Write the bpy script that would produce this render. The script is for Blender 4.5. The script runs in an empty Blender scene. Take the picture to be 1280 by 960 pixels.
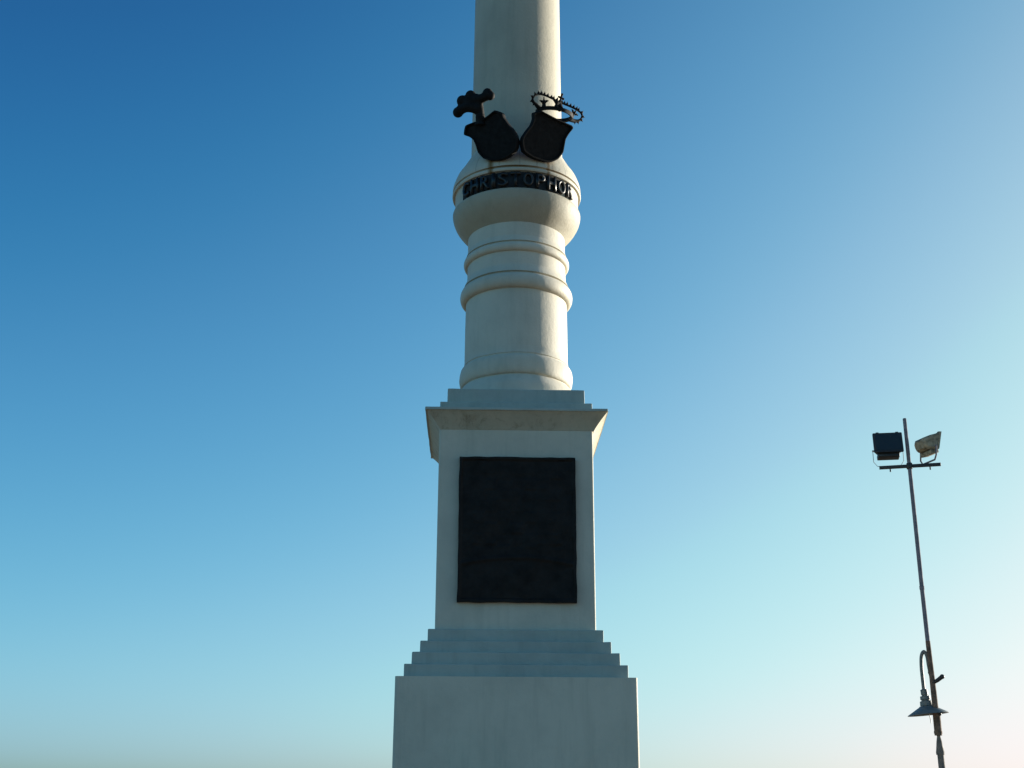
import bpy, bmesh, math, random
from mathutils import Vector, Matrix, noise
random.seed(7)
R = math.radians
S = bpy.context.scene
COL = S.collection

# ------------------------------------------------------------------ camera, sky, sun, exposure
cam_data = bpy.data.cameras.new('camera'); cam = bpy.data.objects.new('camera', cam_data); COL.objects.link(cam)
cam_data.lens = 45.0; cam_data.sensor_width = 36.0; cam_data.clip_end = 20000.0; cam_data.clip_start = 0.1
pitch = math.atan(550.0/1600.0)
cam.matrix_world = Matrix.Translation((0, -16, 1.65)) @ Matrix.Rotation(R(90)+pitch, 4, 'X') @ Matrix.Rotation(R(0.246), 4, 'Z')
S.camera = cam

SUN_EL, SUN_AZ = R(7.0), R(63.0)          # azimuth clockwise from +Y (the view direction)
world = bpy.data.worlds.new('World'); S.world = world; world.use_nodes = True
wn = world.node_tree.nodes; wl = world.node_tree.links; wn.clear()
sky = wn.new('ShaderNodeTexSky'); sky.sky_type = 'NISHITA'; sky.sun_disc = False
sky.sun_elevation = SUN_EL; sky.sun_rotation = SUN_AZ
sky.altitude = 0; sky.air_density = 0.5; sky.dust_density = 2.0; sky.ozone_density = 2.0
EXPOSURE, SKY = 1.2, 0.10
# contrast of the clear evening sky (deeper blue overhead, paler towards the sun), per channel
k1 = wn.new('ShaderNodeVectorMath'); k1.operation = 'SCALE'; k1.inputs['Scale'].default_value = 0.12
cv = wn.new('ShaderNodeRGBCurve')
CUR = [[(0, 0), (.02, .006), (.037, .018), (.06, .071), (.09, .155), (.13, .288), (.18, .42), (.25, .565), (.35, .745), (.5, .92), (.7, .98), (1, 1)],
       [(0, 0), (.04, .032), (.06, .089), (.09, .214), (.13, .365), (.18, .520), (.22, .625), (.26, .728), (.35, .845), (.5, .935), (.7, .98), (1, 1)],
       [(0, 0), (.06, .022), (.09, .125), (.13, .290), (.18, .462), (.25, .633), (.35, .779), (.5, .89), (.7, .95), (1, 1)]]
for ci, pts_ in enumerate(CUR):
    cc = cv.mapping.curves[ci]
    cc.points[0].location = pts_[0]; cc.points[1].location = pts_[-1]
    for q_ in pts_[1:-1]: cc.points.new(*q_)
cv.mapping.extend = 'HORIZONTAL'; cv.mapping.update()
k2 = wn.new('ShaderNodeVectorMath'); k2.operation = 'SCALE'; k2.inputs['Scale'].default_value = 1.0/(SKY*2**EXPOSURE)
bg = wn.new('ShaderNodeBackground'); bg.inputs['Strength'].default_value = SKY
wo = wn.new('ShaderNodeOutputWorld')
wl.new(sky.outputs[0], k1.inputs[0]); wl.new(k1.outputs[0], cv.inputs['Color']); 
# a thin greyer haze band just over the horizon
wt = wn.new('ShaderNodeTexCoord'); ws = wn.new('ShaderNodeSeparateXYZ'); wl.new(wt.outputs['Generated'], ws.inputs[0])
wm = wn.new('ShaderNodeMapRange'); wm.interpolation_type = 'SMOOTHSTEP'
for nm_, v_ in (('From Min', 0.02), ('From Max', 0.12), ('To Min', 1.0), ('To Max', 0.0)): wm.inputs[nm_].default_value = v_
wl.new(ws.outputs['Z'], wm.inputs['Value'])
wx = wn.new('ShaderNodeMix'); wx.data_type = 'RGBA'; wx.blend_type = 'MULTIPLY'; wx.inputs[7].default_value = (1.03, 0.945, 0.99, 1)
wl.new(wm.outputs[0], wx.inputs[0]); wl.new(cv.outputs[0], wx.inputs[6]); wl.new(wx.outputs[2], k2.inputs[0])
wl.new(k2.outputs[0], bg.inputs[0]); wl.new(bg.outputs[0], wo.inputs[0])

sd = bpy.data.lights.new('sun', 'SUN'); sd.energy = 4.4; sd.angle = R(0.53); sd.color = (1.0, 0.93, 0.80)
sun = bpy.data.objects.new('sun', sd); COL.objects.link(sun)
to_sun = Vector((math.sin(SUN_AZ)*math.cos(SUN_EL), math.cos(SUN_AZ)*math.cos(SUN_EL), math.sin(SUN_EL)))
sun.rotation_euler = to_sun.to_track_quat('Z', 'Y').to_euler(); sun.location = to_sun*60

S.view_settings.view_transform = 'Standard'; S.view_settings.look = 'None'
S.view_settings.gamma = 1.0; S.view_settings.use_curve_mapping = False
S.view_settings.exposure = EXPOSURE
S.render.resolution_x, S.render.resolution_y = 1024, 768

# ------------------------------------------------------------------ helpers
def obj(name, bm, m, parent=None, smooth=None):
    me = bpy.data.meshes.new(name)
    bm.normal_update()
    if smooth is not None:
        for f in bm.faces: f.smooth = True
        for e in bm.edges:
            e.smooth = len(e.link_faces) == 2 and e.calc_face_angle(0) < R(smooth)
    bm.to_mesh(me); bm.free(); me.materials.append(m)
    o = bpy.data.objects.new(name, me); COL.objects.link(o)
    if parent: o.parent = parent
    return o

def tag(o, label=None, cat=None, group=None, kind=None):
    for k, v in (('label', label), ('category', cat), ('group', group), ('kind', kind)):
        if v: o[k] = v
    return o

def thing(name, label, cat, loc=(0, 0, 0), rz=0.0):
    o = bpy.data.objects.new(name, None); COL.objects.link(o); o.location = loc; o.rotation_euler = (0, 0, rz)
    o.empty_display_size = 0.3
    return tag(o, label, cat)

def add_box(bm, c, s, mat=None, bevel=0.0, vertical_only=False, segs=2):
    g = bmesh.ops.create_cube(bm, size=1.0)
    vs = g['verts']
    bmesh.ops.scale(bm, vec=s, verts=vs); bmesh.ops.translate(bm, vec=c, verts=vs)
    es = list({e for v in vs for e in v.link_edges})
    if bevel:
        if vertical_only:
            es = [e for e in es if abs(e.verts[0].co.z-e.verts[1].co.z) > 1e-4]
        r = bmesh.ops.bevel(bm, geom=es, offset=bevel, segments=segs, affect='EDGES', profile=0.5)
        vs = list({v for f in r['faces'] for v in f.verts} | {v for v in vs if v.is_valid})
    if mat is not None: bmesh.ops.transform(bm, matrix=mat, verts=[v for v in vs if v.is_valid])

def wear(bm, amp=0.004, cuts=26, seed=0.0):
    """slice the block up and push its corners and faces a few millimetres out of true"""
    xs = [v.co.x for v in bm.verts]; lo, hi = min(xs), max(xs)
    for k in range(1, cuts):
        t = lo+(hi-lo)*k/cuts
        for nrm in ((1, 0, 0), (0, 1, 0)):
            co = (t, 0, 0) if nrm[0] else (0, t, 0)
            bmesh.ops.bisect_plane(bm, geom=bm.verts[:]+bm.edges[:]+bm.faces[:], plane_co=co, plane_no=nrm)
    for v in bm.verts:
        p = v.co*6+Vector((seed, 0, v.co.z*3))
        d = noise.noise_vector(p)*amp+noise.noise_vector(p*3.1)*amp*0.5
        v.co += Vector((d.x, d.y, d.z))

def add_lathe(bm, prof, seg=96, mat=None, cap=True):
    rings = []
    for r, z in prof:
        rings.append([bm.verts.new((r*math.sin(2*math.pi*i/seg), -r*math.cos(2*math.pi*i/seg), z)) for i in range(seg)])
    for a, b in zip(rings, rings[1:]):
        for i in range(seg):
            j = (i+1) % seg
            bm.faces.new((a[i], a[j], b[j], b[i]))
    if cap:
        bm.faces.new(list(reversed(rings[0]))); bm.faces.new(rings[-1])
    if mat is not None:
        bmesh.ops.transform(bm, matrix=mat, verts=[v for r in rings for v in r])

def smooth_prof(pts, n=6):
    """Catmull-Rom through profile points"""
    out = []
    P = [pts[0]] + list(pts) + [pts[-1]]
    for k in range(1, len(P)-2):
        p0, p1, p2, p3 = (Vector(P[k+i]) for i in (-1, 0, 1, 2))
        for i in range(n):
            t = i/n
            out.append(tuple(0.5*((2*p1)+(p2-p0)*t+(2*p0-5*p1+4*p2-p3)*t*t+(3*p1-p0-3*p2+p3)*t**3)))
    out.append(tuple(pts[-1]))
    return out

def add_tube(bm, pts, rad, seg=10, cap=True):
    pts = [Vector(p) for p in pts]
    rads = rad if isinstance(rad, (list, tuple)) else [rad]*len(pts)
    rings = []; prev = None
    for i, p in enumerate(pts):
        t = (pts[min(i+1, len(pts)-1)]-pts[max(i-1, 0)]).normalized()
        if prev is None:
            a = t.orthogonal().normalized()
        else:
            a = (prev-t*prev.dot(t)).normalized()
        prev = a; b = t.cross(a)
        rings.append([bm.verts.new(p+rads[i]*(a*math.cos(2*math.pi*k/seg)+b*math.sin(2*math.pi*k/seg))) for k in range(seg)])
    for q, r in zip(rings, rings[1:]):
        for k in range(seg):
            l = (k+1) % seg
            bm.faces.new((q[k], q[l], r[l], r[k]))
    if cap:
        bm.faces.new(list(reversed(rings[0]))); bm.faces.new(rings[-1])

def add_ball(bm, c, r, sc=(1, 1, 1), sub=2):
    g = bmesh.ops.create_icosphere(bm, subdivisions=sub, radius=r)
    bmesh.ops.scale(bm, vec=sc, verts=g['verts']); bmesh.ops.translate(bm, vec=c, verts=g['verts'])

def spline(pts, n=6):
    P = [pts[0]] + list(pts) + [pts[-1]]; out = []
    for k in range(1, len(P)-2):
        p0, p1, p2, p3 = (Vector(P[k+i]) for i in (-1, 0, 1, 2))
        for i in range(n):
            t = i/n
            out.append(0.5*((2*p1)+(p2-p0)*t+(2*p0-5*p1+4*p2-p3)*t*t+(3*p1-p0-3*p2+p3)*t**3))
    out.append(Vector(pts[-1])); return out

# ------------------------------------------------------------------ materials
def new_mat(name):
    m = bpy.data.materials.new(name); m.use_nodes = True
    nt = m.node_tree; p = nt.nodes['Principled BSDF']
    return m, nt, p

def N(nt, typ, **kw):
    n = nt.nodes.new(typ)
    for k, v in kw.items():
        if k.startswith('_'): setattr(n, k[1:], v)
        else: n.inputs[k.replace('0', ' ')].default_value = v
    return n

def ramp(nt, src, a, b, ca=(0, 0, 0, 1), cb=(1, 1, 1, 1)):
    r = nt.nodes.new('ShaderNodeValToRGB'); r.color_ramp.elements[0].position = a; r.color_ramp.elements[1].position = b
    r.color_ramp.elements[0].color = ca; r.color_ramp.elements[1].color = cb
    nt.links.new(src, r.inputs[0]); return r

def mix(nt, fac, a, b, blend='MIX'):
    m = nt.nodes.new('ShaderNodeMix'); m.data_type = 'RGBA'; m.blend_type = blend
    for s, v in ((m.inputs[0], fac), (m.inputs[6], a), (m.inputs[7], b)):
        if hasattr(v, 'is_linked'): nt.links.new(v, s)
        else: s.default_value = v
    return m.outputs[2]

def mth(nt, op, a, b=None, c=None):
    n = nt.nodes.new('ShaderNodeMath'); n.operation = op
    for i, v in enumerate((a, b, c)):
        if v is None: continue
        if hasattr(v, 'is_linked'): nt.links.new(v, n.inputs[i])
        else: n.inputs[i].default_value = v
    return n.outputs[0]

def paint(name, base, dirt, green=0.25, rust=None, seams=None):
    """old white masonry paint: blotches, vertical grime streaks, faint algae, optional rust runs"""
    m, nt, p = new_mat(name)
    tc = N(nt, 'ShaderNodeTexCoord'); oc = tc.outputs['Object']
    n1 = N(nt, 'ShaderNodeTexNoise', Scale=1.3, Detail=8.0, Roughness=0.62); nt.links.new(oc, n1.inputs['Vector'])
    mp = N(nt, 'ShaderNodeMapping'); mp.inputs['Scale'].default_value = (9, 9, 0.8); nt.links.new(oc, mp.inputs[0])
    n2 = N(nt, 'ShaderNodeTexNoise', Scale=1.0, Detail=6.0, Roughness=0.6); nt.links.new(mp.outputs[0], n2.inputs['Vector'])
    n3 = N(nt, 'ShaderNodeTexNoise', Scale=22.0, Detail=5.0, Roughness=0.7); nt.links.new(oc, n3.inputs['Vector'])
    c = mix(nt, ramp(nt, n1.outputs[0], 0.42, 0.72).outputs[0], base, dirt)
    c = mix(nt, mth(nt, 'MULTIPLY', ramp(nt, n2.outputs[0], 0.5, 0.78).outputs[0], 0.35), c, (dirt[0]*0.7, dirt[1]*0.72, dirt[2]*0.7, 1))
    n4 = N(nt, 'ShaderNodeTexNoise', Scale=0.9, Detail=7.0, Roughness=0.65); n4.inputs['Distortion'].default_value = 0.6
    nt.links.new(oc, n4.inputs['Vector'])
    c = mix(nt, mth(nt, 'MULTIPLY', ramp(nt, n4.outputs[0], 0.54, 0.75).outputs[0], green), c, (0.36, 0.45, 0.36, 1))
    c = mix(nt, mth(nt, 'MULTIPLY', ramp(nt, n3.outputs[0], 0.60, 0.80).outputs[0], 0.18), c, (0.3, 0.3, 0.27, 1))
    sx = N(nt, 'ShaderNodeSeparateXYZ'); nt.links.new(oc, sx.inputs[0])
    if rust or seams:
        az = mth(nt, 'ARCTAN2', sx.outputs[0], mth(nt, 'MULTIPLY', sx.outputs[1], -1.0))
    for (a, w, z0, z1, s) in (rust or []):
        wob = mth(nt, 'MULTIPLY', mth(nt, 'SUBTRACT', n1.outputs[0], 0.5), 0.05)
        d = mth(nt, 'ABSOLUTE', mth(nt, 'SUBTRACT', mth(nt, 'ADD', az, wob), R(a)))
        k = mth(nt, 'SUBTRACT', 1.0, mth(nt, 'DIVIDE', d, R(w)))
        k = mth(nt, 'MAXIMUM', k, 0.0)
        zz = mth(nt, 'MULTIPLY', mth(nt, 'GREATER_THAN', sx.outputs[2], z0), mth(nt, 'LESS_THAN', sx.outputs[2], z1))
        k = mth(nt, 'MULTIPLY', mth(nt, 'MULTIPLY', mth(nt, 'POWER', k, 0.6), zz), s)
        c = mix(nt, k, c, (0.20, 0.11, 0.028, 1))
    for (a, z0, z1) in (seams or []):
        d = mth(nt, 'ABSOLUTE', mth(nt, 'SUBTRACT', az, R(a)))
        k = mth(nt, 'MULTIPLY', mth(nt, 'LESS_THAN', d, R(0.4)), mth(nt, 'MULTIPLY', mth(nt, 'GREATER_THAN', sx.outputs[2], z0), mth(nt, 'LESS_THAN', sx.outputs[2], z1)))
        c = mix(nt, mth(nt, 'MULTIPLY', k, 0.5), c, (0.22, 0.21, 0.18, 1))
    nt.links.new(c, p.inputs['Base Color'])
    p.inputs['Roughness'].default_value = 0.62
    p.inputs['Specular IOR Level'].default_value = 0.35
    b1 = N(nt, 'ShaderNodeBump', Strength=0.22, Distance=0.02)
    ad = mth(nt, 'ADD', n3.outputs[0], mth(nt, 'MULTIPLY', n1.outputs[0], 1.5))
    nt.links.new(ad, b1.inputs['Height']); nt.links.new(b1.outputs[0], p.inputs['Normal'])
    return m

M_paint = paint('white_masonry_paint', (0.62, 0.575, 0.47, 1), (0.50, 0.47, 0.385, 1))
M_shaft = paint('grey_weathered_shaft_paint', (0.50, 0.46, 0.36, 1), (0.41, 0.38, 0.30, 1), 0.15)
RUST = [(-25, 3.0, 9.84, 10.40, 1.0), (-24, 6, 9.88, 10.40, 0.3), (27, 2.0, 9.84, 10.40, 0.8), (31, 4, 9.9, 10.4, 0.35), (2, 22, 9.890, 9.925, 0.75), (-12, 30, 9.890, 9.925, 0.6), (38, 20, 9.89, 9.925, 0.5)]
SEAMS = [(-17, 9.93, 10.45), (1, 9.93, 10.45), (16, 9.93, 10.45), (-40, 9.93, 10.45), (46, 9.93, 10.45)]
M_collar = paint('white_masonry_paint_with_rust_runs', (0.60, 0.555, 0.45, 1), (0.47, 0.44, 0.35, 1), 0.3, rust=RUST, seams=SEAMS)
M_bowl = paint('shade_toned_bowl_paint', (0.43, 0.40, 0.31, 1), (0.34, 0.31, 0.24, 1), 0.3)  # underside shade and warm ground bounce put into this darker ochre base
M_step = paint('greenish_weathered_paint', (0.42, 0.46, 0.41, 1), (0.31, 0.35, 0.32, 1), 0.55)
M_cornice = paint('stained_shade_toned_paint', (0.51, 0.475, 0.375, 1), (0.40, 0.37, 0.285, 1), 0.35)  # base ochre holds the cavetto's shade and ground bounce; stains and cracks follow
nt_ = M_cornice.node_tree; pb_ = nt_.nodes['Principled BSDF']; src_ = pb_.inputs['Base Color'].links[0].from_socket
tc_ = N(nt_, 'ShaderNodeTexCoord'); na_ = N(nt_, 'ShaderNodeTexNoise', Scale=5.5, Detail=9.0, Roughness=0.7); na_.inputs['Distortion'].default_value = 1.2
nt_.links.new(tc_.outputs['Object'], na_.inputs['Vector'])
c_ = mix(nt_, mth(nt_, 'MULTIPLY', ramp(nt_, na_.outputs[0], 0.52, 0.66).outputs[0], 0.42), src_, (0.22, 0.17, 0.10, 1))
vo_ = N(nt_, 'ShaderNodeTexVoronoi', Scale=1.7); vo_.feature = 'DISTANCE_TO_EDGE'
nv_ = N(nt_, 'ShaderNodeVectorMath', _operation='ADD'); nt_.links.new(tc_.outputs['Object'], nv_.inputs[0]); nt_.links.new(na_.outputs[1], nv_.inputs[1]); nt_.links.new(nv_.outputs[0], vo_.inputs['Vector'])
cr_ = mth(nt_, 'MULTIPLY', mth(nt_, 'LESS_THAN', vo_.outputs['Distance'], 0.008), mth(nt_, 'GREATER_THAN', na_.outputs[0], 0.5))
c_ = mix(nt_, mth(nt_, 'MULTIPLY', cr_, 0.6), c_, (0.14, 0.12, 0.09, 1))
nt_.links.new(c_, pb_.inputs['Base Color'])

def metal(name, col, rough=0.5, metallic=1.0, var=0.6, nscale=14.0, bump=0.3, dist=0.01, spec=0.5):
    m, nt, p = new_mat(name)
    tc = N(nt, 'ShaderNodeTexCoord')
    n1 = N(nt, 'ShaderNodeTexNoise', Scale=nscale, Detail=7.0, Roughness=0.65); nt.links.new(tc.outputs['Object'], n1.inputs['Vector'])
    c = mix(nt, ramp(nt, n1.outputs[0], 0.38, 0.68).outputs[0], col, (col[0]*var, col[1]*var*1.05, col[2]*var*1.05, 1))
    nt.links.new(c, p.inputs['Base Color'])
    p.inputs['Metallic'].default_value = metallic; p.inputs['Specular IOR Level'].default_value = spec
    rr = ramp(nt, n1.outputs[0], 0.3, 0.7, (rough-0.08,)*3+(1,), (rough+0.12,)*3+(1,)); nt.links.new(rr.outputs[0], p.inputs['Roughness'])
    b = N(nt, 'ShaderNodeBump', Strength=bump, Distance=dist); nt.links.new(n1.outputs[0], b.inputs['Height']); nt.links.new(b.outputs[0], p.inputs['Normal'])
    return m

M_bronze = metal('dark_cast_bronze', (0.006, 0.0055, 0.006, 1), 0.75, 0.0, 0.5, 14.0, 0.15, 0.006, 0.25)
M_plaque = metal('blackened_bronze_relief', (0.0165, 0.0110, 0.0085, 1), 0.6, 0.0, 0.35, 5.0, 0.5, 0.02, 0.22)
M_band = metal('black_bronze_band', (0.007, 0.007, 0.008, 1), 0.75, 0.0, 0.5)
M_letter = metal('weathered_bronze_letters', (0.011, 0.0105, 0.010, 1), 0.42, 0.0, 0.6)
M_post = metal('grey_painted_steel', (0.19, 0.19, 0.23, 1), 0.75, 0.0, 0.7, 9.0, 0.15, 0.01, 0.2)
M_postrust = metal('rusty_brown_steel', (0.19, 0.135, 0.105, 1), 0.8, 0.0, 0.45, 12.0, 0.3, 0.01, 0.2)
M_postlow = metal('pale_weathered_steel', (0.20, 0.18, 0.165, 1), 0.7, 0.0, 0.55, 8.0, 0.2, 0.01, 0.2)
M_flood = metal('black_floodlight_enamel', (0.022, 0.022, 0.024, 1), 0.45, 0.0, 0.6, 10.0, 0.1)
M_floodold = metal('rust_stained_floodlight_casting', (0.40, 0.35, 0.25, 1), 0.65, 0.0, 0.28, 9.0, 0.2, 0.01, 0.3)
M_shade = metal('grey_green_lamp_enamel', (0.14, 0.16, 0.16, 1), 0.5, 0.0, 0.7, 9.0, 0.1)
M_zinc = metal('zinc_wire', (0.40, 0.41, 0.42, 1), 0.6, 0.2, 0.7)
mg, nt, p = new_mat('floodlight_glass'); p.inputs['Base Color'].default_value = (0.02, 0.025, 0.025, 1); p.inputs['Roughness'].default_value = 0.12
tcg = N(nt, 'ShaderNodeTexCoord'); ng = N(nt, 'ShaderNodeTexNoise', Scale=9.0, Detail=4.0); nt.links.new(tcg.outputs['Object'], ng.inputs['Vector'])
rg = ramp(nt, ng.outputs[0], 0.3, 0.75, (0.1, 0.1, 0.1, 1), (0.3, 0.3, 0.3, 1)); nt.links.new(rg.outputs[0], p.inputs['Roughness'])
M_glass = mg

# ground: pale paved esplanade, below the frame but lighting the undersides
m, nt, p = new_mat('pale_paving')
tc = N(nt, 'ShaderNodeTexCoord')
br = N(nt, 'ShaderNodeTexBrick', Scale=1.0); br.inputs['Color1'].default_value = (0.27, 0.185, 0.11, 1); br.inputs['Color2'].default_value = (0.24, 0.165, 0.10, 1)
br.inputs['Mortar'].default_value = (0.07, 0.06, 0.05, 1); br.inputs['Mortar Size'].default_value = 0.01
nt.links.new(tc.outputs['Object'], br.inputs['Vector'])
nz = N(nt, 'ShaderNodeTexNoise', Scale=0.4, Detail=8.0); nt.links.new(tc.outputs['Object'], nz.inputs['Vector'])
c = mix(nt, mth(nt, 'MULTIPLY', nz.outputs[0], 0.6), br.outputs[0], (0.20, 0.14, 0.085, 1), 'MIX')
nt.links.new(c, p.inputs['Base Color']); p.inputs['Roughness'].default_value = 0.85
bm = bmesh.new()
bmesh.ops.create_circle(bm, cap_ends=True, segments=96, radius=6000)
tag(obj('ground', bm, m), kind='structure')

# ------------------------------------------------------------------ the monument
mon = thing('monument', 'tall white memorial column on stepped pedestal with black plaque and two dark shields', 'monument', (0.030, 0, 0), R(1.5))
CX = 0.023            # the column stands a touch off the pedestal's centre

# lowest plinth and base block (their feet are below the frame)
bm = bmesh.new(); add_box(bm, (0, 0, 0.20), (4.6, 4.6, 0.40), bevel=0.02); add_box(bm, (0, 0, 0.60), (3.9, 3.9, 0.40), bevel=0.02)
obj('plinth', bm, M_paint, mon)
bm = bmesh.new(); add_box(bm, (0, 0, (0.80+3.211)/2), (2.722, 2.722, 3.211-0.80), bevel=0.03, vertical_only=True, segs=3)
obj('base_block', bm, M_paint, mon)
for w, z0, z1 in ((2.539, 3.211, 3.358), (2.379, 3.358, 3.502), (2.201, 3.502, 3.641), (2.040, 3.641, 3.787)):
    bm = bmesh.new(); add_box(bm, (0, 0, (z0+z1)/2), (w, w, z1-z0), bevel=0.010); wear(bm, 0.0045, 26, z0*7)
    obj('step', bm, M_step, mon)
bm = bmesh.new(); add_box(bm, (0, 0, (3.787+6.233)/2), (1.886, 1.886, 6.233-3.787), bevel=0.022, vertical_only=True, segs=3)
obj('pedestal', bm, M_paint, mon)

# cornice: a flaring cavetto under a thin fascia
bm = bmesh.new()
prof = [(0.946, 6.225), (0.968, 6.262), (0.998, 6.304), (1.031, 6.346), (1.066, 6.388), (1.100, 6.424), (1.112, 6.428)]
rings = []
for h, z in prof:
    rings.append([bm.verts.new((sx*h, sy*h, z)) for sx, sy in ((-1, -1), (1, -1), (1, 1), (-1, 1))])
for a, b in zip(rings, rings[1:]):
    for i in range(4):
        j = (i+1) % 4; bm.faces.new((a[i], a[j], b[j], b[i]))
bm.faces.new(list(reversed(rings[0]))); bm.faces.new(rings[-1])
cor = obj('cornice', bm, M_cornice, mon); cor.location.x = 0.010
bm = bmesh.new(); add_box(bm, (0, 0, 6.4455), (2.236, 2.236, 0.035), bevel=0.006); wear(bm, 0.004, 24, 3.3)
fas = obj('fascia', bm, M_step, mon)
for w, z0, z1 in ((1.882, 6.463, 6.587), (1.711, 6.587, 6.787)):
    bm = bmesh.new(); add_box(bm, (0, 0, (z0+z1)/2), (w, w, z1-z0), bevel=0.010); wear(bm, 0.004, 22, z0*5)
    o = obj('slab', bm, M_step, mon)

# plaque: cast bronze relief with a rough cast edge
bm = bmesh.new()
NX, NZ = 96, 120; pw, z0, z1 = 1.408, 4.108, 5.867
yb = -0.943
grid = []
def relief(u, v):
    d = 0.010*noise.fractal(Vector((u*4.0, v*4.0, 3.1)), 0.8, 2.1, 4)
    d += 0.016*max(0.0, noise.noise(Vector((u*2.2+5, v*2.6, 1.7))))
    # a soft swag across the lower third and a raised panel of worn figures above it
    sw = v-(0.30+0.05*(2*u-1)**2*-1)
    d += 0.013*math.exp(-(sw/0.014)**2)
    if 0.12 < u < 0.88 and 0.36 < v < 0.88:
        d += 0.011*noise.cell(Vector((u*9, v*13, 0.5)))*(0.5+0.5*noise.noise(Vector((u*20, v*24, 0))))
    return d
for j in range(NZ+1):
    row = []
    for i in range(NX+1):
        u, v = i/NX, j/NZ
        ex = 0.008*noise.noise(Vector((v*9, 0.3+(u > .5)*7, 2)))*(abs(2*u-1)**8)
        ez = 0.008*noise.noise(Vector((u*9, 4.3+(v > .5)*7, 5)))*(abs(2*v-1)**8)
        edge = min(u, 1-u, (v)*z1/pw*0.3+v, 1-v)
        d = 0.045+relief(u, v)
        if min(u*pw, (1-u)*pw, v*(z1-z0), (1-v)*(z1-z0)) < 0.035: d = 0.062
        row.append(bm.verts.new(((u-0.5)*pw+ex, yb-d, z0+v*(z1-z0)+ez)))
    grid.append(row)
for j in range(NZ):
    for i in range(NX):
        bm.faces.new((grid[j][i], grid[j][i+1], grid[j+1][i+1], grid[j+1][i]))
loop = grid[0][:] + [r[-1] for r in grid[1:]] + list(reversed(grid[-1][:-1])) + [r[0] for r in reversed(grid[1:-1])]
back = [bm.verts.new((v.co.x, yb+0.01, v.co.z)) for v in loop]
for i in range(len(loop)):
    j = (i+1) % len(loop); bm.faces.new((loop[j], loop[i], back[i], back[j]))
bm.faces.new(back)
bmesh.ops.recalc_face_normals(bm, faces=bm.faces)
pq = obj('plaque', bm, M_plaque, mon, smooth=50); pq.location.x = 0.014

# turned column: base, drum with rings, bowl-shaped collar, shaft
def turned(name, prof, m, sm=35, seg=128):
    bm = bmesh.new(); add_lathe(bm, prof, seg)
    for v in bm.verts:                                   # hand-plastered: a few millimetres out of true
        r = math.hypot(v.co.x, v.co.y)
        if r > 1e-4:
            wob = 2.4 if name == 'column_base' else 1.0
            k = 1+wob*0.004*noise.noise(Vector((v.co.x*2.5, v.co.y*2.5, v.co.z*1.8)))+wob*0.002*noise.noise(Vector((v.co.x*7, v.co.y*7, v.co.z*9)))
            v.co.x *= k; v.co.y *= k
            if name == 'column_base' and v.co.z > 6.9: v.co.z += 0.012*noise.noise(Vector((v.co.x*2.2+4, v.co.y*2.2, 1.0)))*min(1.0, (7.45-v.co.z)*10)
    o = obj(name, bm, m, mon, smooth=sm); o.location.x = CX; return o
def roll(z0, z1, r, R_, n=12, p=0.8):
    """half-round roll between z0 and z1 standing out from r to R_"""
    zc, hb = (z0+z1)/2, (z1-z0)/2
    return [(r+(R_-r)*max(0.0, math.cos(math.pi*t/n-math.pi/2))**p, zc+hb*math.sin(math.pi*t/n-math.pi/2)) for t in range(n+1)]
base_p = [(0.80, 6.787)] + smooth_prof([(0.795, 6.83), (0.778, 6.92), (0.748, 6.985), (0.718, 7.035)], 5) + [(0.700, 7.04), (0.700, 7.055)] + \
    roll(7.055, 7.318, 0.700, 0.749) + [(0.692, 7.322), (0.692, 7.338), (0.700, 7.345)] + smooth_prof([(0.699, 7.35), (0.691, 7.39), (0.686, 7.45)], 4)
turned('column_base', base_p, M_paint)
turned('drum', [(0.686, 7.45), (0.683, 7.9), (0.678, 8.246)], M_paint)
turned('ring_moulding', roll(8.246, 8.458, 0.676, 0.757) + [(0.684, 8.460), (0.684, 8.474), (0.712, 8.478)] + smooth_prof([(0.710, 8.484), (0.694, 8.525), (0.676, 8.565), (0.668, 8.60)], 4), M_paint)
turned('drum', [(0.668, 8.60), (0.666, 8.68), (0.666, 8.778)], M_paint)
turned('ring_moulding', roll(8.778, 8.905, 0.662, 0.717) + [(0.668, 8.907), (0.668, 8.919), (0.690, 8.923)] + smooth_prof([(0.688, 8.930), (0.676, 8.965), (0.662, 9.01)], 4), M_paint)
turned('drum', [(0.662, 9.01), (0.663, 9.10), (0.664, 9.203)], M_paint)
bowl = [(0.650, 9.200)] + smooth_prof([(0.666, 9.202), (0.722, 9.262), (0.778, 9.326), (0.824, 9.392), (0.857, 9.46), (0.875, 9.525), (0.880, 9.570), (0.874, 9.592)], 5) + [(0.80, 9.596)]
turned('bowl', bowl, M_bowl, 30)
collar = [(0.850, 9.594), (0.850, 9.62), (0.850, 9.836), (0.853, 9.842)] + smooth_prof([(0.884, 9.848), (0.893, 9.870), (0.888, 9.890)], 4) + \
    [(0.866, 9.894), (0.864, 9.918), (0.886, 9.924)] + smooth_prof([(0.888, 9.94), (0.880, 10.0), (0.833, 10.125), (0.775, 10.215), (0.724, 10.300), (0.672, 10.395), (0.640, 10.455)], 5)
turned('collar', collar, M_collar, 30)
turned('shaft', [(0.638, 10.456), (0.627, 11.62), (0.617, 13.13), (0.56, 22.0), (0.62, 22.1), (0.70, 22.4), (0.70, 22.6)], M_shaft)

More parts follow.
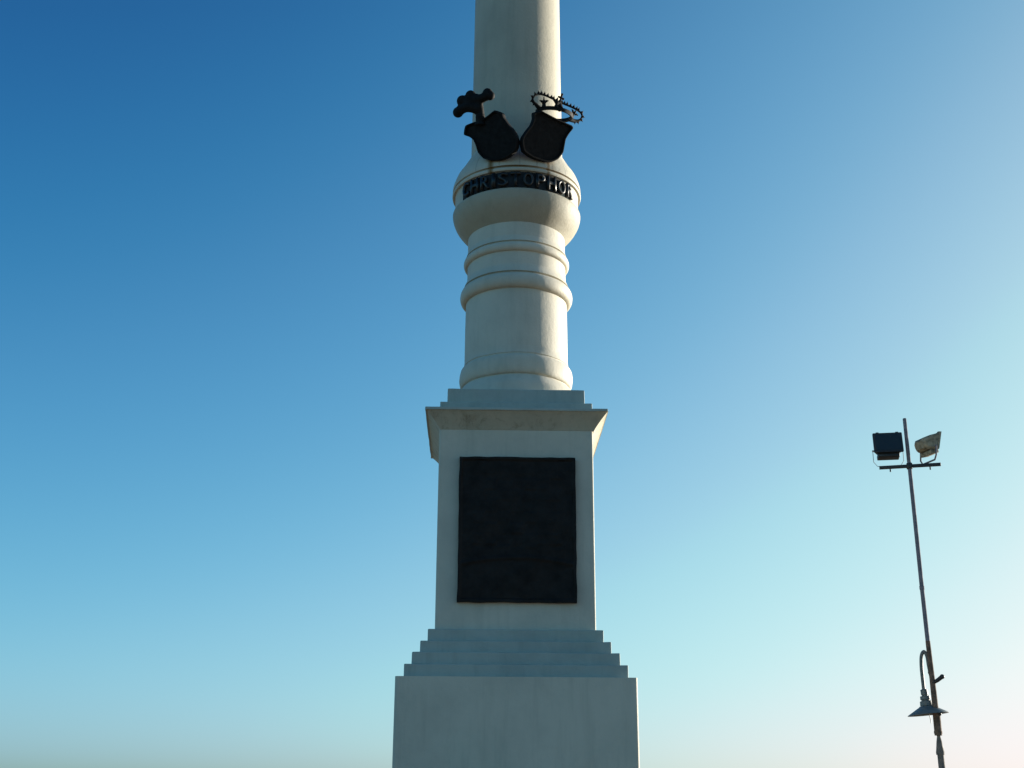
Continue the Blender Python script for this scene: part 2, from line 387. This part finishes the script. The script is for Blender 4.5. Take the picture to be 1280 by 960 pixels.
# dark band and standing letters round the frieze
def arc_plate(bm, r0, r1, a0, a1, z0, z1, n=64):
    q = []
    for i in range(n+1):
        a = R(a0+(a1-a0)*i/n); s, c = math.sin(a), -math.cos(a)
        q.append([bm.verts.new((r*s, r*c, z)) for r, z in ((r0, z0), (r1, z0), (r1, z1), (r0, z1))])
    for a, b in zip(q, q[1:]):
        for k in range(4):
            l = (k+1) % 4; bm.faces.new((a[k], b[k], b[l], a[l]))
    bm.faces.new(q[0]); bm.faces.new(list(reversed(q[-1])))
    bmesh.ops.recalc_face_normals(bm, faces=bm.faces)
bm = bmesh.new(); arc_plate(bm, 0.840, 0.862, -59, 42, 9.606, 9.832)
band = obj('inscription_band', bm, M_band, mon, smooth=40); band.location.x = CX
TEXT = 'CHRISTOPHOR'
cell_w = [0.052 if c == 'I' else 0.130 for c in TEXT]
gap = (math.radians(113.0)*0.86-sum(cell_w))/(len(TEXT)-1)
for k, ch in enumerate(TEXT):
    cu = bpy.data.curves.new('letter', 'FONT'); cu.body = ch; cu.size = 0.255; cu.extrude = 0.0; cu.offset = 0.006; cu.resolution_u = 6
    to = bpy.data.objects.new('letter', cu); COL.objects.link(to)
    dg = bpy.context.evaluated_depsgraph_get()
    me = bpy.data.meshes.new_from_object(to.evaluated_get(dg)); bpy.data.objects.remove(to); bpy.data.curves.remove(cu)
    bm = bmesh.new(); bm.from_mesh(me); bpy.data.meshes.remove(me)
    bmesh.ops.dissolve_limit(bm, angle_limit=0.001, verts=bm.verts, edges=bm.edges)
    xs = [v.co.x for v in bm.verts]; ys = [v.co.y for v in bm.verts]
    w = max(xs)-min(xs); h = max(ys)-min(ys); xc = (max(xs)+min(xs))/2
    tw = cell_w[k]; sx = tw/w; sz = 0.200/h
    bmesh.ops.triangulate(bm, faces=bm.faces)
    ex = bmesh.ops.extrude_face_region(bm, geom=bm.faces[:])
    nv = [g for g in ex['geom'] if isinstance(g, bmesh.types.BMVert)]
    tops = set(nv)
    a0 = R(-56.5)+(sum(cell_w[:k])+gap*k+tw/2)/0.86
    for v in bm.verts:
        r = 0.896 if v in tops else 0.852
        a = a0+(v.co.x-xc)*sx/0.86; z = 9.619+(v.co.y-min(ys))*sz
        v.co = Vector((r*math.sin(a), -r*math.cos(a), z))
    bmesh.ops.recalc_face_normals(bm, faces=bm.faces)
    obj('letter', bm, M_letter, band)

# shields leaning out over the collar, each with its crown
def shield_frame(az):
    a = R(az); le = R(20)
    n0 = Vector((math.sin(a), -math.cos(a), 0)); u = Vector((math.cos(a), math.sin(a), 0))
    v = Vector((0, 0, math.cos(le)))+n0*math.sin(le); n = u.cross(v)
    o = n0*0.88+Vector((CX, 0, 10.0))
    return Matrix(((u.x, v.x, n.x, o.x), (u.y, v.y, n.y, o.y), (u.z, v.z, n.z, o.z), (0, 0, 0, 1)))

def shield_mesh(outline, seed):
    """cast shield: domed face with a raised rim and worn charges"""
    bm = bmesh.new()
    pts = [Vector((x, y, 0)) for x, y in outline]
    # closed polyline, lightly rounded
    fine = []
    n = len(pts)
    for i in range(n):
        p0, p1, p2, p3 = pts[i-1], pts[i], pts[(i+1) % n], pts[(i+2) % n]
        for k in range(4):
            t = k/4
            cr = 0.5*((2*p1)+(p2-p0)*t+(2*p0-5*p1+4*p2-p3)*t*t+(3*p1-p0-3*p2+p3)*t**3)
            fine.append(cr.lerp(p1.lerp(p2, t), 0.45))
    cx = sum(p.x for p in fine)/len(fine); cy = sum(p.y for p in fine)/len(fine); c = Vector((cx, cy, 0))
    levels = [(1.0, -0.045), (1.0, 0.022), (0.975, 0.032), (0.93, 0.032), (0.905, 0.004), (0.82, 0.004), (0.7, 0.005), (0.55, 0.006), (0.4, 0.006), (0.25, 0.006), (0.1, 0.006), (0.03, 0.006)]
    rings = []
    for s, z in levels:
        ring = []
        for p in fine:
            d3 = p-c; e = d3.normalized(); e = Vector((e.x*0.36, e.y*0.31, 0))
            w = max(0.0, min(1.0, (s-0.25)/0.6))
            q = c+e.lerp(d3, w)*s
            d = 0.0
            if s < 0.9: d = 0.004*noise.noise(Vector((q.x*11+seed, q.y*11, 0)))+0.002*noise.noise(Vector((q.x*30, q.y*30+seed, 0)))
            ring.append(bm.verts.new((q.x, q.y, z+d)))
        rings.append(ring)
    for a, b in zip(rings, rings[1:]):
        for i in range(len(a)):
            j = (i+1) % len(a); bm.faces.new((a[i], a[j], b[j], b[i]))
    bm.faces.new(rings[-1]); bm.faces.new(list(reversed(rings[0])))
    bmesh.ops.recalc_face_normals(bm, faces=bm.faces)
    return bm

out_l = [(0.272, 0.654), (0.372, 0.590), (0.386, 0.518), (0.437, 0.419), (0.501, 0.316), (0.530, 0.210), (0.512, 0.116), (0.470, 0.055), (0.358, 0.003), (0.228, -0.012), (0.091, 0.016), (-0.012, 0.072), (-0.074, 0.163), (-0.092, 0.267), (-0.117, 0.349), (-0.165, 0.399), (-0.242, 0.450), (-0.199, 0.559), (-0.09, 0.575), (0.06, 0.582), (0.16, 0.612)]
out_r = [(-0.412, 0.594), (-0.312, 0.648), (-0.253, 0.640), (-0.06, 0.612), (0.10, 0.596), (0.192, 0.588), (0.221, 0.558), (0.173, 0.470), (0.139, 0.385), (0.138, 0.285), (0.135, 0.196), (0.076, 0.093), (-0.025, 0.023), (-0.135, 0.002), (-0.307, 0.008), (-0.456, 0.054), (-0.508, 0.153), (-0.512, 0.226), (-0.470, 0.324), (-0.414, 0.426), (-0.397, 0.517)]

def link_frame(o, M):
    o.matrix_parent_inverse = Matrix.Identity(4); o.matrix_basis = M

ML, MR = shield_frame(-30), shield_frame(30)
sl = obj('shield', shield_mesh(out_l, 3.0), M_bronze, mon, smooth=40); link_frame(sl, ML)
sl['label'] = 'dark shield leaning left under a lobed crown'
sr = obj('shield', shield_mesh(out_r, 9.0), M_bronze, mon, smooth=40); link_frame(sr, MR)
sr['label'] = 'dark shield leaning right under an open beaded crown'

# left crown: thick lobed casting, fused from overlapping lobes
bm = bmesh.new()
add_tube(bm, spline([(0.015, 0.52, 0), (0.03, 0.60, 0), (0.042, 0.70, 0.0), (0.04, 0.80, 0), (0.03, 0.88, 0)], 5), [0.085]*2+[0.066]*6+[0.058]*13, 12)
add_tube(bm, spline([(0.04, 0.715, 0), (-0.03, 0.765, 0.02), (-0.11, 0.795, 0.03), (-0.20, 0.79, 0.03), (-0.265, 0.765, 0.03)], 5), [0.075]*12+[0.068]*9, 12)
add_ball(bm, (-0.270, 0.760, 0.03), 0.074, (1, 1, 0.9), 3)
add_ball(bm, (-0.183, 0.893, 0.02), 0.080, (1, 1, 0.9), 3)
add_ball(bm, (-0.058, 0.938, 0.0), 0.074, (1, 1, 0.9), 3)
add_ball(bm, (-0.085, 0.850, 0.01), 0.115, (1, 1, 0.7), 3)
add_ball(bm, (0.015, 0.860, 0.0), 0.085, (1, 1, 0.8), 3)
add_tube(bm, spline([(0.0, 0.875, 0), (0.08, 0.860, 0), (0.16, 0.870, 0), (0.235, 0.882, 0)], 5), [0.063]*16, 12)
add_ball(bm, (0.195, 0.905, 0.0), 0.070, (1, 1, 0.9), 3)
add_ball(bm, (0.232, 0.862, 0.0), 0.062, (1, 1, 0.9), 3)
crl = obj('crown', bm, M_bronze, sl); 
rm = crl.modifiers.new('fuse', 'REMESH'); rm.mode = 'VOXEL'; rm.voxel_size = 0.012; rm.use_smooth_shade = True
sm_ = crl.modifiers.new('soften', 'SMOOTH'); sm_.iterations = 3; sm_.factor = 0.5

# right crown: open circlet, two beaded arches meeting under a cross, fleurons between
bm = bmesh.new()
RC, RR, TL = Vector((-0.062, 0.655, -0.06)), 0.235, R(-7)
def ringpt(phi, dr=0.0, dv=0.0):
    """phi 0 = towards +u, 90 = towards the column; the circlet tips back by TL"""
    x, y = (RR+dr)*math.cos(R(phi)), (RR+dr)*math.sin(R(phi))
    return RC+Vector((x, dv*math.cos(TL)+y*math.sin(TL), -y*math.cos(TL)+dv*math.sin(TL)))
seg = 64; q = []
for i in range(seg):
    ph = 360*i/seg
    q.append([bm.verts.new(ringpt(ph, dr, dv)) for dr, dv in ((-0.012, 0.0), (0.012, -0.004), (0.02, 0.02), (0.020, 0.045), (-0.006, 0.052))])
for i in range(seg):
    a, b = q[i], q[(i+1) % seg]
    for k in range(5):
        l = (k+1) % 5; bm.faces.new((a[k], b[k], b[l], a[l]))
J = Vector((-0.012, 0.858, -0.06))
archL = spline([ringpt(182, 0, 0.03), Vector((-0.355, 0.722, -0.06)), Vector((-0.425, 0.765, -0.06)), Vector((-0.415, 0.825, -0.06)), Vector((-0.35, 0.873, -0.06)), Vector((-0.25, 0.884, -0.06)), Vector((-0.12, 0.872, -0.06)), J], 7)
archR = spline([ringpt(-4, 0, 0.02), Vector((0.26, 0.680, -0.06)), Vector((0.335, 0.708, -0.06)), Vector((0.368, 0.765, -0.06)), Vector((0.345, 0.812, -0.06)), Vector((0.243, 0.842, -0.06)), Vector((0.123, 0.853, -0.06)), J], 7)
for arch in (archL, archR):
    n = len(arch)
    add_tube(bm, arch, [0.034-0.020*min(1.0, i/(n*0.35)) for i in range(n)], 8)
    L = 0.0; nextb = 0.10
    for i in range(1, n):
        L += (arch[i]-arch[i-1]).length
        if L >= nextb:
            t = (arch[i]-arch[i-1]).normalized(); nn = Vector((t.y, -t.x, 0))
            if nn.dot(arch[i]-Vector((0.0, 0.72, -0.1))) < 0: nn = -nn
            add_ball(bm, arch[i]+nn*0.016, 0.019, sub=1)
            add_tube(bm, [arch[i], arch[i]+nn*0.048], [0.013, 0.003], 6)
            nextb += 0.047
# centre stem, orb and cross
st = ringpt(-104, 0, 0.03)
add_tube(bm, spline([st, st.lerp(J, 0.5)+Vector((0.0, 0.01, 0)), J], 5), [0.044]*3+[0.034]*3+[0.026]*5, 8)
add_ball(bm, J, 0.026)
add_tube(bm, [J, J+Vector((0.012, 0.115, 0))], 0.015, 8)
add_tube(bm, [J+Vector((-0.030, 0.068, 0)), J+Vector((0.046, 0.060, 0))], 0.015, 8)
add_ball(bm, J+Vector((0.012, 0.112, 0)), 0.018); add_ball(bm, J+Vector((-0.030, 0.068, 0)), 0.015); add_ball(bm, J+Vector((0.046, 0.060, 0)), 0.015)
def fleuron(phi, s=1.0, flare=0.35):
    b = ringpt(phi, 0.005, 0.035); out = (ringpt(phi)-RC); out = out.normalized()
    up = (Vector((0, 1, 0))+out*flare).normalized(); side = up.cross(Vector((0, 0, 1))).normalized()
    add_tube(bm, [b, b+up*0.05*s, b+up*0.11*s], [0.028*s, 0.015*s, 0.005*s], 8)
    for sg in (-1, 1):
        add_tube(bm, spline([b+up*0.035*s, b+up*0.062*s+side*sg*0.025*s, b+up*0.07*s+side*sg*0.052*s], 4), [0.014*s]*6+[0.008*s]*3, 6)
    add_ball(bm, b+up*0.06*s, 0.022*s, sub=1)
fleuron(-158, 1.25, 0.3); fleuron(-117, 1.15, 0.1); fleuron(-18, 1.15, 0.5)
crr = obj('crown', bm, M_bronze, sr, smooth=60)

# iron stays that hold each shield off the column
for sh, Mx, uc in ((sl, ML, 0.17), (sr, MR, -0.13)):
    for du, vv in ((-0.12, 0.42), (0.12, 0.42), (0.0, 0.14)):
        Pw = Mx @ Vector((uc+du, vv, -0.03))
        q2 = Vector((Pw.x, Pw.y, 0)).normalized()
        Qw = q2*0.60+Vector((0, 0, Pw.z-0.02)) if vv > 0.2 else q2*0.70+Vector((0, 0, Pw.z-0.05))
        Mi = Mx.inverted()
        bm = bmesh.new(); add_tube(bm, [Mi @ Pw, Mi @ Qw], 0.016, 8)
        obj('stay', bm, M_postrust, sh, smooth=60)

# ------------------------------------------------------------------ the lamp post
PX, PY = 7.085, 6.0
post = thing('light_pole', 'slim weathered steel pole carrying two floodlights on a crossbar above a hooked bell lamp', 'light pole', (PX, PY, 0))
bm = bmesh.new(); add_tube(bm, [(0.03, 0, 0), (0.03, 0, 1.4), (0.03, 0, 2.76)], [0.075, 0.058, 0.054], 16)
add_lathe(bm, [(0.16, 0.0), (0.16, 0.03), (0.09, 0.05), (0.085, 0.3)], 20, Matrix.Translation((0.03, 0, 0)))
obj('lower_pole', bm, M_postlow, post, smooth=40)
bm = bmesh.new(); add_lathe(bm, [(0.066, 2.76), (0.069, 2.80), (0.062, 2.84), (0.045, 2.97), (0.030, 3.05), (0.030, 3.10)], 20, Matrix.Translation((0.028, 0, 0)))
obj('pole_taper', bm, M_postlow, post, smooth=40)
bm = bmesh.new(); add_tube(bm, [(0.026, 0, 3.07), (0.028, 0, 3.46)], 0.062, 16)
add_tube(bm, [(0.026, 0, 3.10), (0.026, 0, 3.14)], 0.068, 16); add_tube(bm, [(0.028, 0, 3.40), (0.028, 0, 3.44)], 0.068, 16)
obj('pole_sleeve', bm, M_postrust, post, smooth=40)
bm = bmesh.new(); add_tube(bm, [(0.022, 0, 3.44), (0.016, 0, 4.0), (0.006, 0, 4.62)], [0.052, 0.046, 0.040], 14)
obj('pole_rusted_section', bm, M_postrust, post, smooth=40)
bm = bmesh.new(); add_tube(bm, [(0.006, 0, 4.6), (-0.003, 0, 5.55), (-0.006, 0, 7.0), (-0.012, 0, 8.58)], [0.038, 0.037, 0.036, 0.033], 14)
add_tube(bm, [(-0.003, 0, 5.50), (-0.003, 0, 5.56)], 0.043, 14)
add_ball(bm, (-0.012, 0, 8.58), 0.033, (1, 1, 0.4))
obj('upper_pole', bm, M_post, post, smooth=40)
bm = bmesh.new(); add_tube(bm, [(0.03, -0.02, 3.93), (0.09, -0.05, 3.965), (0.165, -0.06, 4.02)], [0.03, 0.034, 0.036], 12); add_ball(bm, (0.168, -0.062, 4.022), 0.042)
obj('photocell', bm, M_flood, post, smooth=50)
bm = bmesh.new(); add_ball(bm, (0.065, -0.045, 3.415), 0.035); add_tube(bm, [(0.03, 0, 3.415), (0.065, -0.045, 3.415)], 0.015, 8)
obj('clamp_bolt', bm, M_flood, post, smooth=50)

# crossbar, nearer the viewer at its right end
ba = R(-14)
def bar(s): return Vector((s*math.cos(ba), s*math.sin(ba), 7.70))
bm = bmesh.new(); add_box(bm, (0.0, 0, 0), (1.05, 0.05, 0.056), Matrix.Translation((0, 0, 7.70)) @ Matrix.Rotation(ba, 4, 'Z'), bevel=0.004)
add_box(bm, (-0.0, 0, 0), (0.10, 0.10, 0.10), Matrix.Translation((-0.008, 0, 7.70)) @ Matrix.Rotation(ba, 4, 'Z'), bevel=0.01)
for s in (-0.34, 0.34):
    add_tube(bm, [bar(s)-Vector((0, 0, 0.02)), bar(s)-Vector((0, 0, 0.085))], 0.013, 8)
obj('crossbar', bm, M_flood, post, smooth=40)

def floodlight(pos, yaw, tilt, body_m, yoke_m, label, yoke_r=0.011, hh=0.18, dp=0.265, sc=1.0, slant=0.0):
    """local: -y is the way it shines, z up; origin at the pivot"""
    M = Matrix.Translation(pos) @ Matrix.Rotation(yaw, 4, 'Z') @ Matrix.Rotation(tilt, 4, 'X') @ Matrix.Scale(sc, 4)
    def shear(b):
        for v in b.verts:
            if v.co.y < -0.02: v.co.y -= slant*v.co.z
    bm = bmesh.new()
    def ringr(hw, hh, y, zc, ch):
        pts = [(-hw+ch, -hh), (hw-ch, -hh), (hw, -hh+ch), (hw, hh-ch), (hw-ch, hh), (-hw+ch, hh), (-hw, hh-ch), (-hw, -hh+ch)]
        return [bm.verts.new((x, y, z+zc)) for x, z in pts]
    H = hh
    rr = [ringr(0.255, H, -0.13, 0.0, 0.012), ringr(0.255, H, -0.09, 0.0, 0.012), ringr(0.238, H-0.015, -0.09, 0, 0.012),
          ringr(0.222, H-0.03, 0.05, 0.0, 0.03), ringr(0.20, H-0.05, 0.16, 0.0, 0.045), ringr(0.15, H-0.095, 0.215, 0.0, 0.05)]
    for a, b in zip(rr, rr[1:]):
        for i in range(8):
            j = (i+1) % 8; bm.faces.new((a[j], a[i], b[i], b[j]))
    bm.faces.new(rr[0]); bm.faces.new(list(reversed(rr[-1])))
    for x in (-0.17, 0.17): add_box(bm, (x, -0.11, H+0.006), (0.05, 0.03, 0.02))     # hinges
    shear(bm)
    bmesh.ops.recalc_face_normals(bm, faces=bm.faces)
    body = obj('floodlight', bm, body_m, post, smooth=30); body.matrix_basis = M
    body['label'] = label
    bm = bmesh.new(); add_box(bm, (0, -0.1325, 0), (0.45, 0.006, 2*hh-0.06), bevel=0.002); shear(bm); obj('glass', bm, M_glass, body)
    bm = bmesh.new(); add_box(bm, (0, 0.03, -hh-0.018), (0.38, 0.19, 0.085), bevel=0.015); obj('gear_box', bm, body_m, body, smooth=30)
    # U yoke to the crossbar
    Mi = M.inverted(); down = Mi.to_3x3() @ Vector((0, 0, -1)); down.x = 0; down.normalize()
    bm = bmesh.new()
    px, pz = 0.262, -0.10
    add_tube(bm, [(-px, 0.02, pz), Vector((-px, 0.02, 0))+down*(dp*0.78), Vector((-0.20, 0.02, 0))+down*dp, Vector((0.20, 0.02, 0))+down*dp, Vector((px, 0.02, 0))+down*(dp*0.78), (px, 0.02, pz)], yoke_r, 8)
    add_tube(bm, [(-px-0.01, 0.02, pz), (-0.20, 0.02, pz)], 0.018, 8); add_tube(bm, [(0.20, 0.02, pz), (px+0.01, 0.02, pz)], 0.018, 8)
    obj('yoke', bm, yoke_m, body, smooth=50)
    return body
pl = bar(-0.36); pr = bar(0.36)
floodlight(Vector((-0.340, pl.y, 8.112)), R(-9), R(-8), M_flood, M_zinc, 'black floodlight facing the viewer', 0.0055, 0.185, 0.38)
floodlight(Vector((0.330, pr.y, 8.085)), R(108), R(-13), M_floodold, M_post, 'rust stained floodlight turned away to the right', 0.018, 0.175, 0.38, 0.87, 0.52)

# bell lamp on a hooked arm
bm = bmesh.new()
add_tube(bm, spline([(0.02, 0.03, 3.95), (-0.004, 0.05, 4.20), (-0.012, 0.07, 4.38), (-0.050, 0.095, 4.455), (-0.090, 0.12, 4.38), (-0.105, 0.13, 4.20), (-0.105, 0.13, 4.0), (-0.102, 0.13, 3.80)], 6), 0.030, 12)
add_tube(bm, [(0.016, 0.02, 4.10), (0.006, 0.05, 4.10)], 0.045, 10)
arm = obj('lamp_arm', bm, M_shade, post, smooth=50)
bm = bmesh.new()
LM = Matrix.Translation((-0.103, 0.13, 3.83)) @ Matrix.Rotation(R(-5), 4, 'Y') @ Matrix.Translation((0, 0, -3.85))
add_lathe(bm, [(0.032, 3.855), (0.058, 3.845), (0.060, 3.765), (0.050, 3.755), (0.050, 3.745), (0.082, 3.738), (0.086, 3.685), (0.070, 3.675), (0.070, 3.665), (0.100, 3.655), (0.106, 3.585), (0.092, 3.572), (0.118, 3.565)], 28, LM)
obj('lamp_neck', bm, M_shade, arm, smooth=40)
bm = bmesh.new()
add_lathe(bm, [(0.118, 3.575), (0.130, 3.562), (0.165, 3.542), (0.22, 3.510), (0.29, 3.470), (0.335, 3.444), (0.337, 3.436), (0.32, 3.440), (0.20, 3.498), (0.10, 3.530)], 40, LM)
obj('lamp_shade', bm, M_shade, arm, smooth=50)
bm = bmesh.new(); add_tube(bm, spline([(-0.07, 0.10, 3.53), (-0.065, 0.09, 3.42), (-0.050, 0.09, 3.33), (-0.048, 0.09, 3.27)], 4), 0.007, 6)
obj('loose_wire', bm, M_zinc, arm, smooth=60)
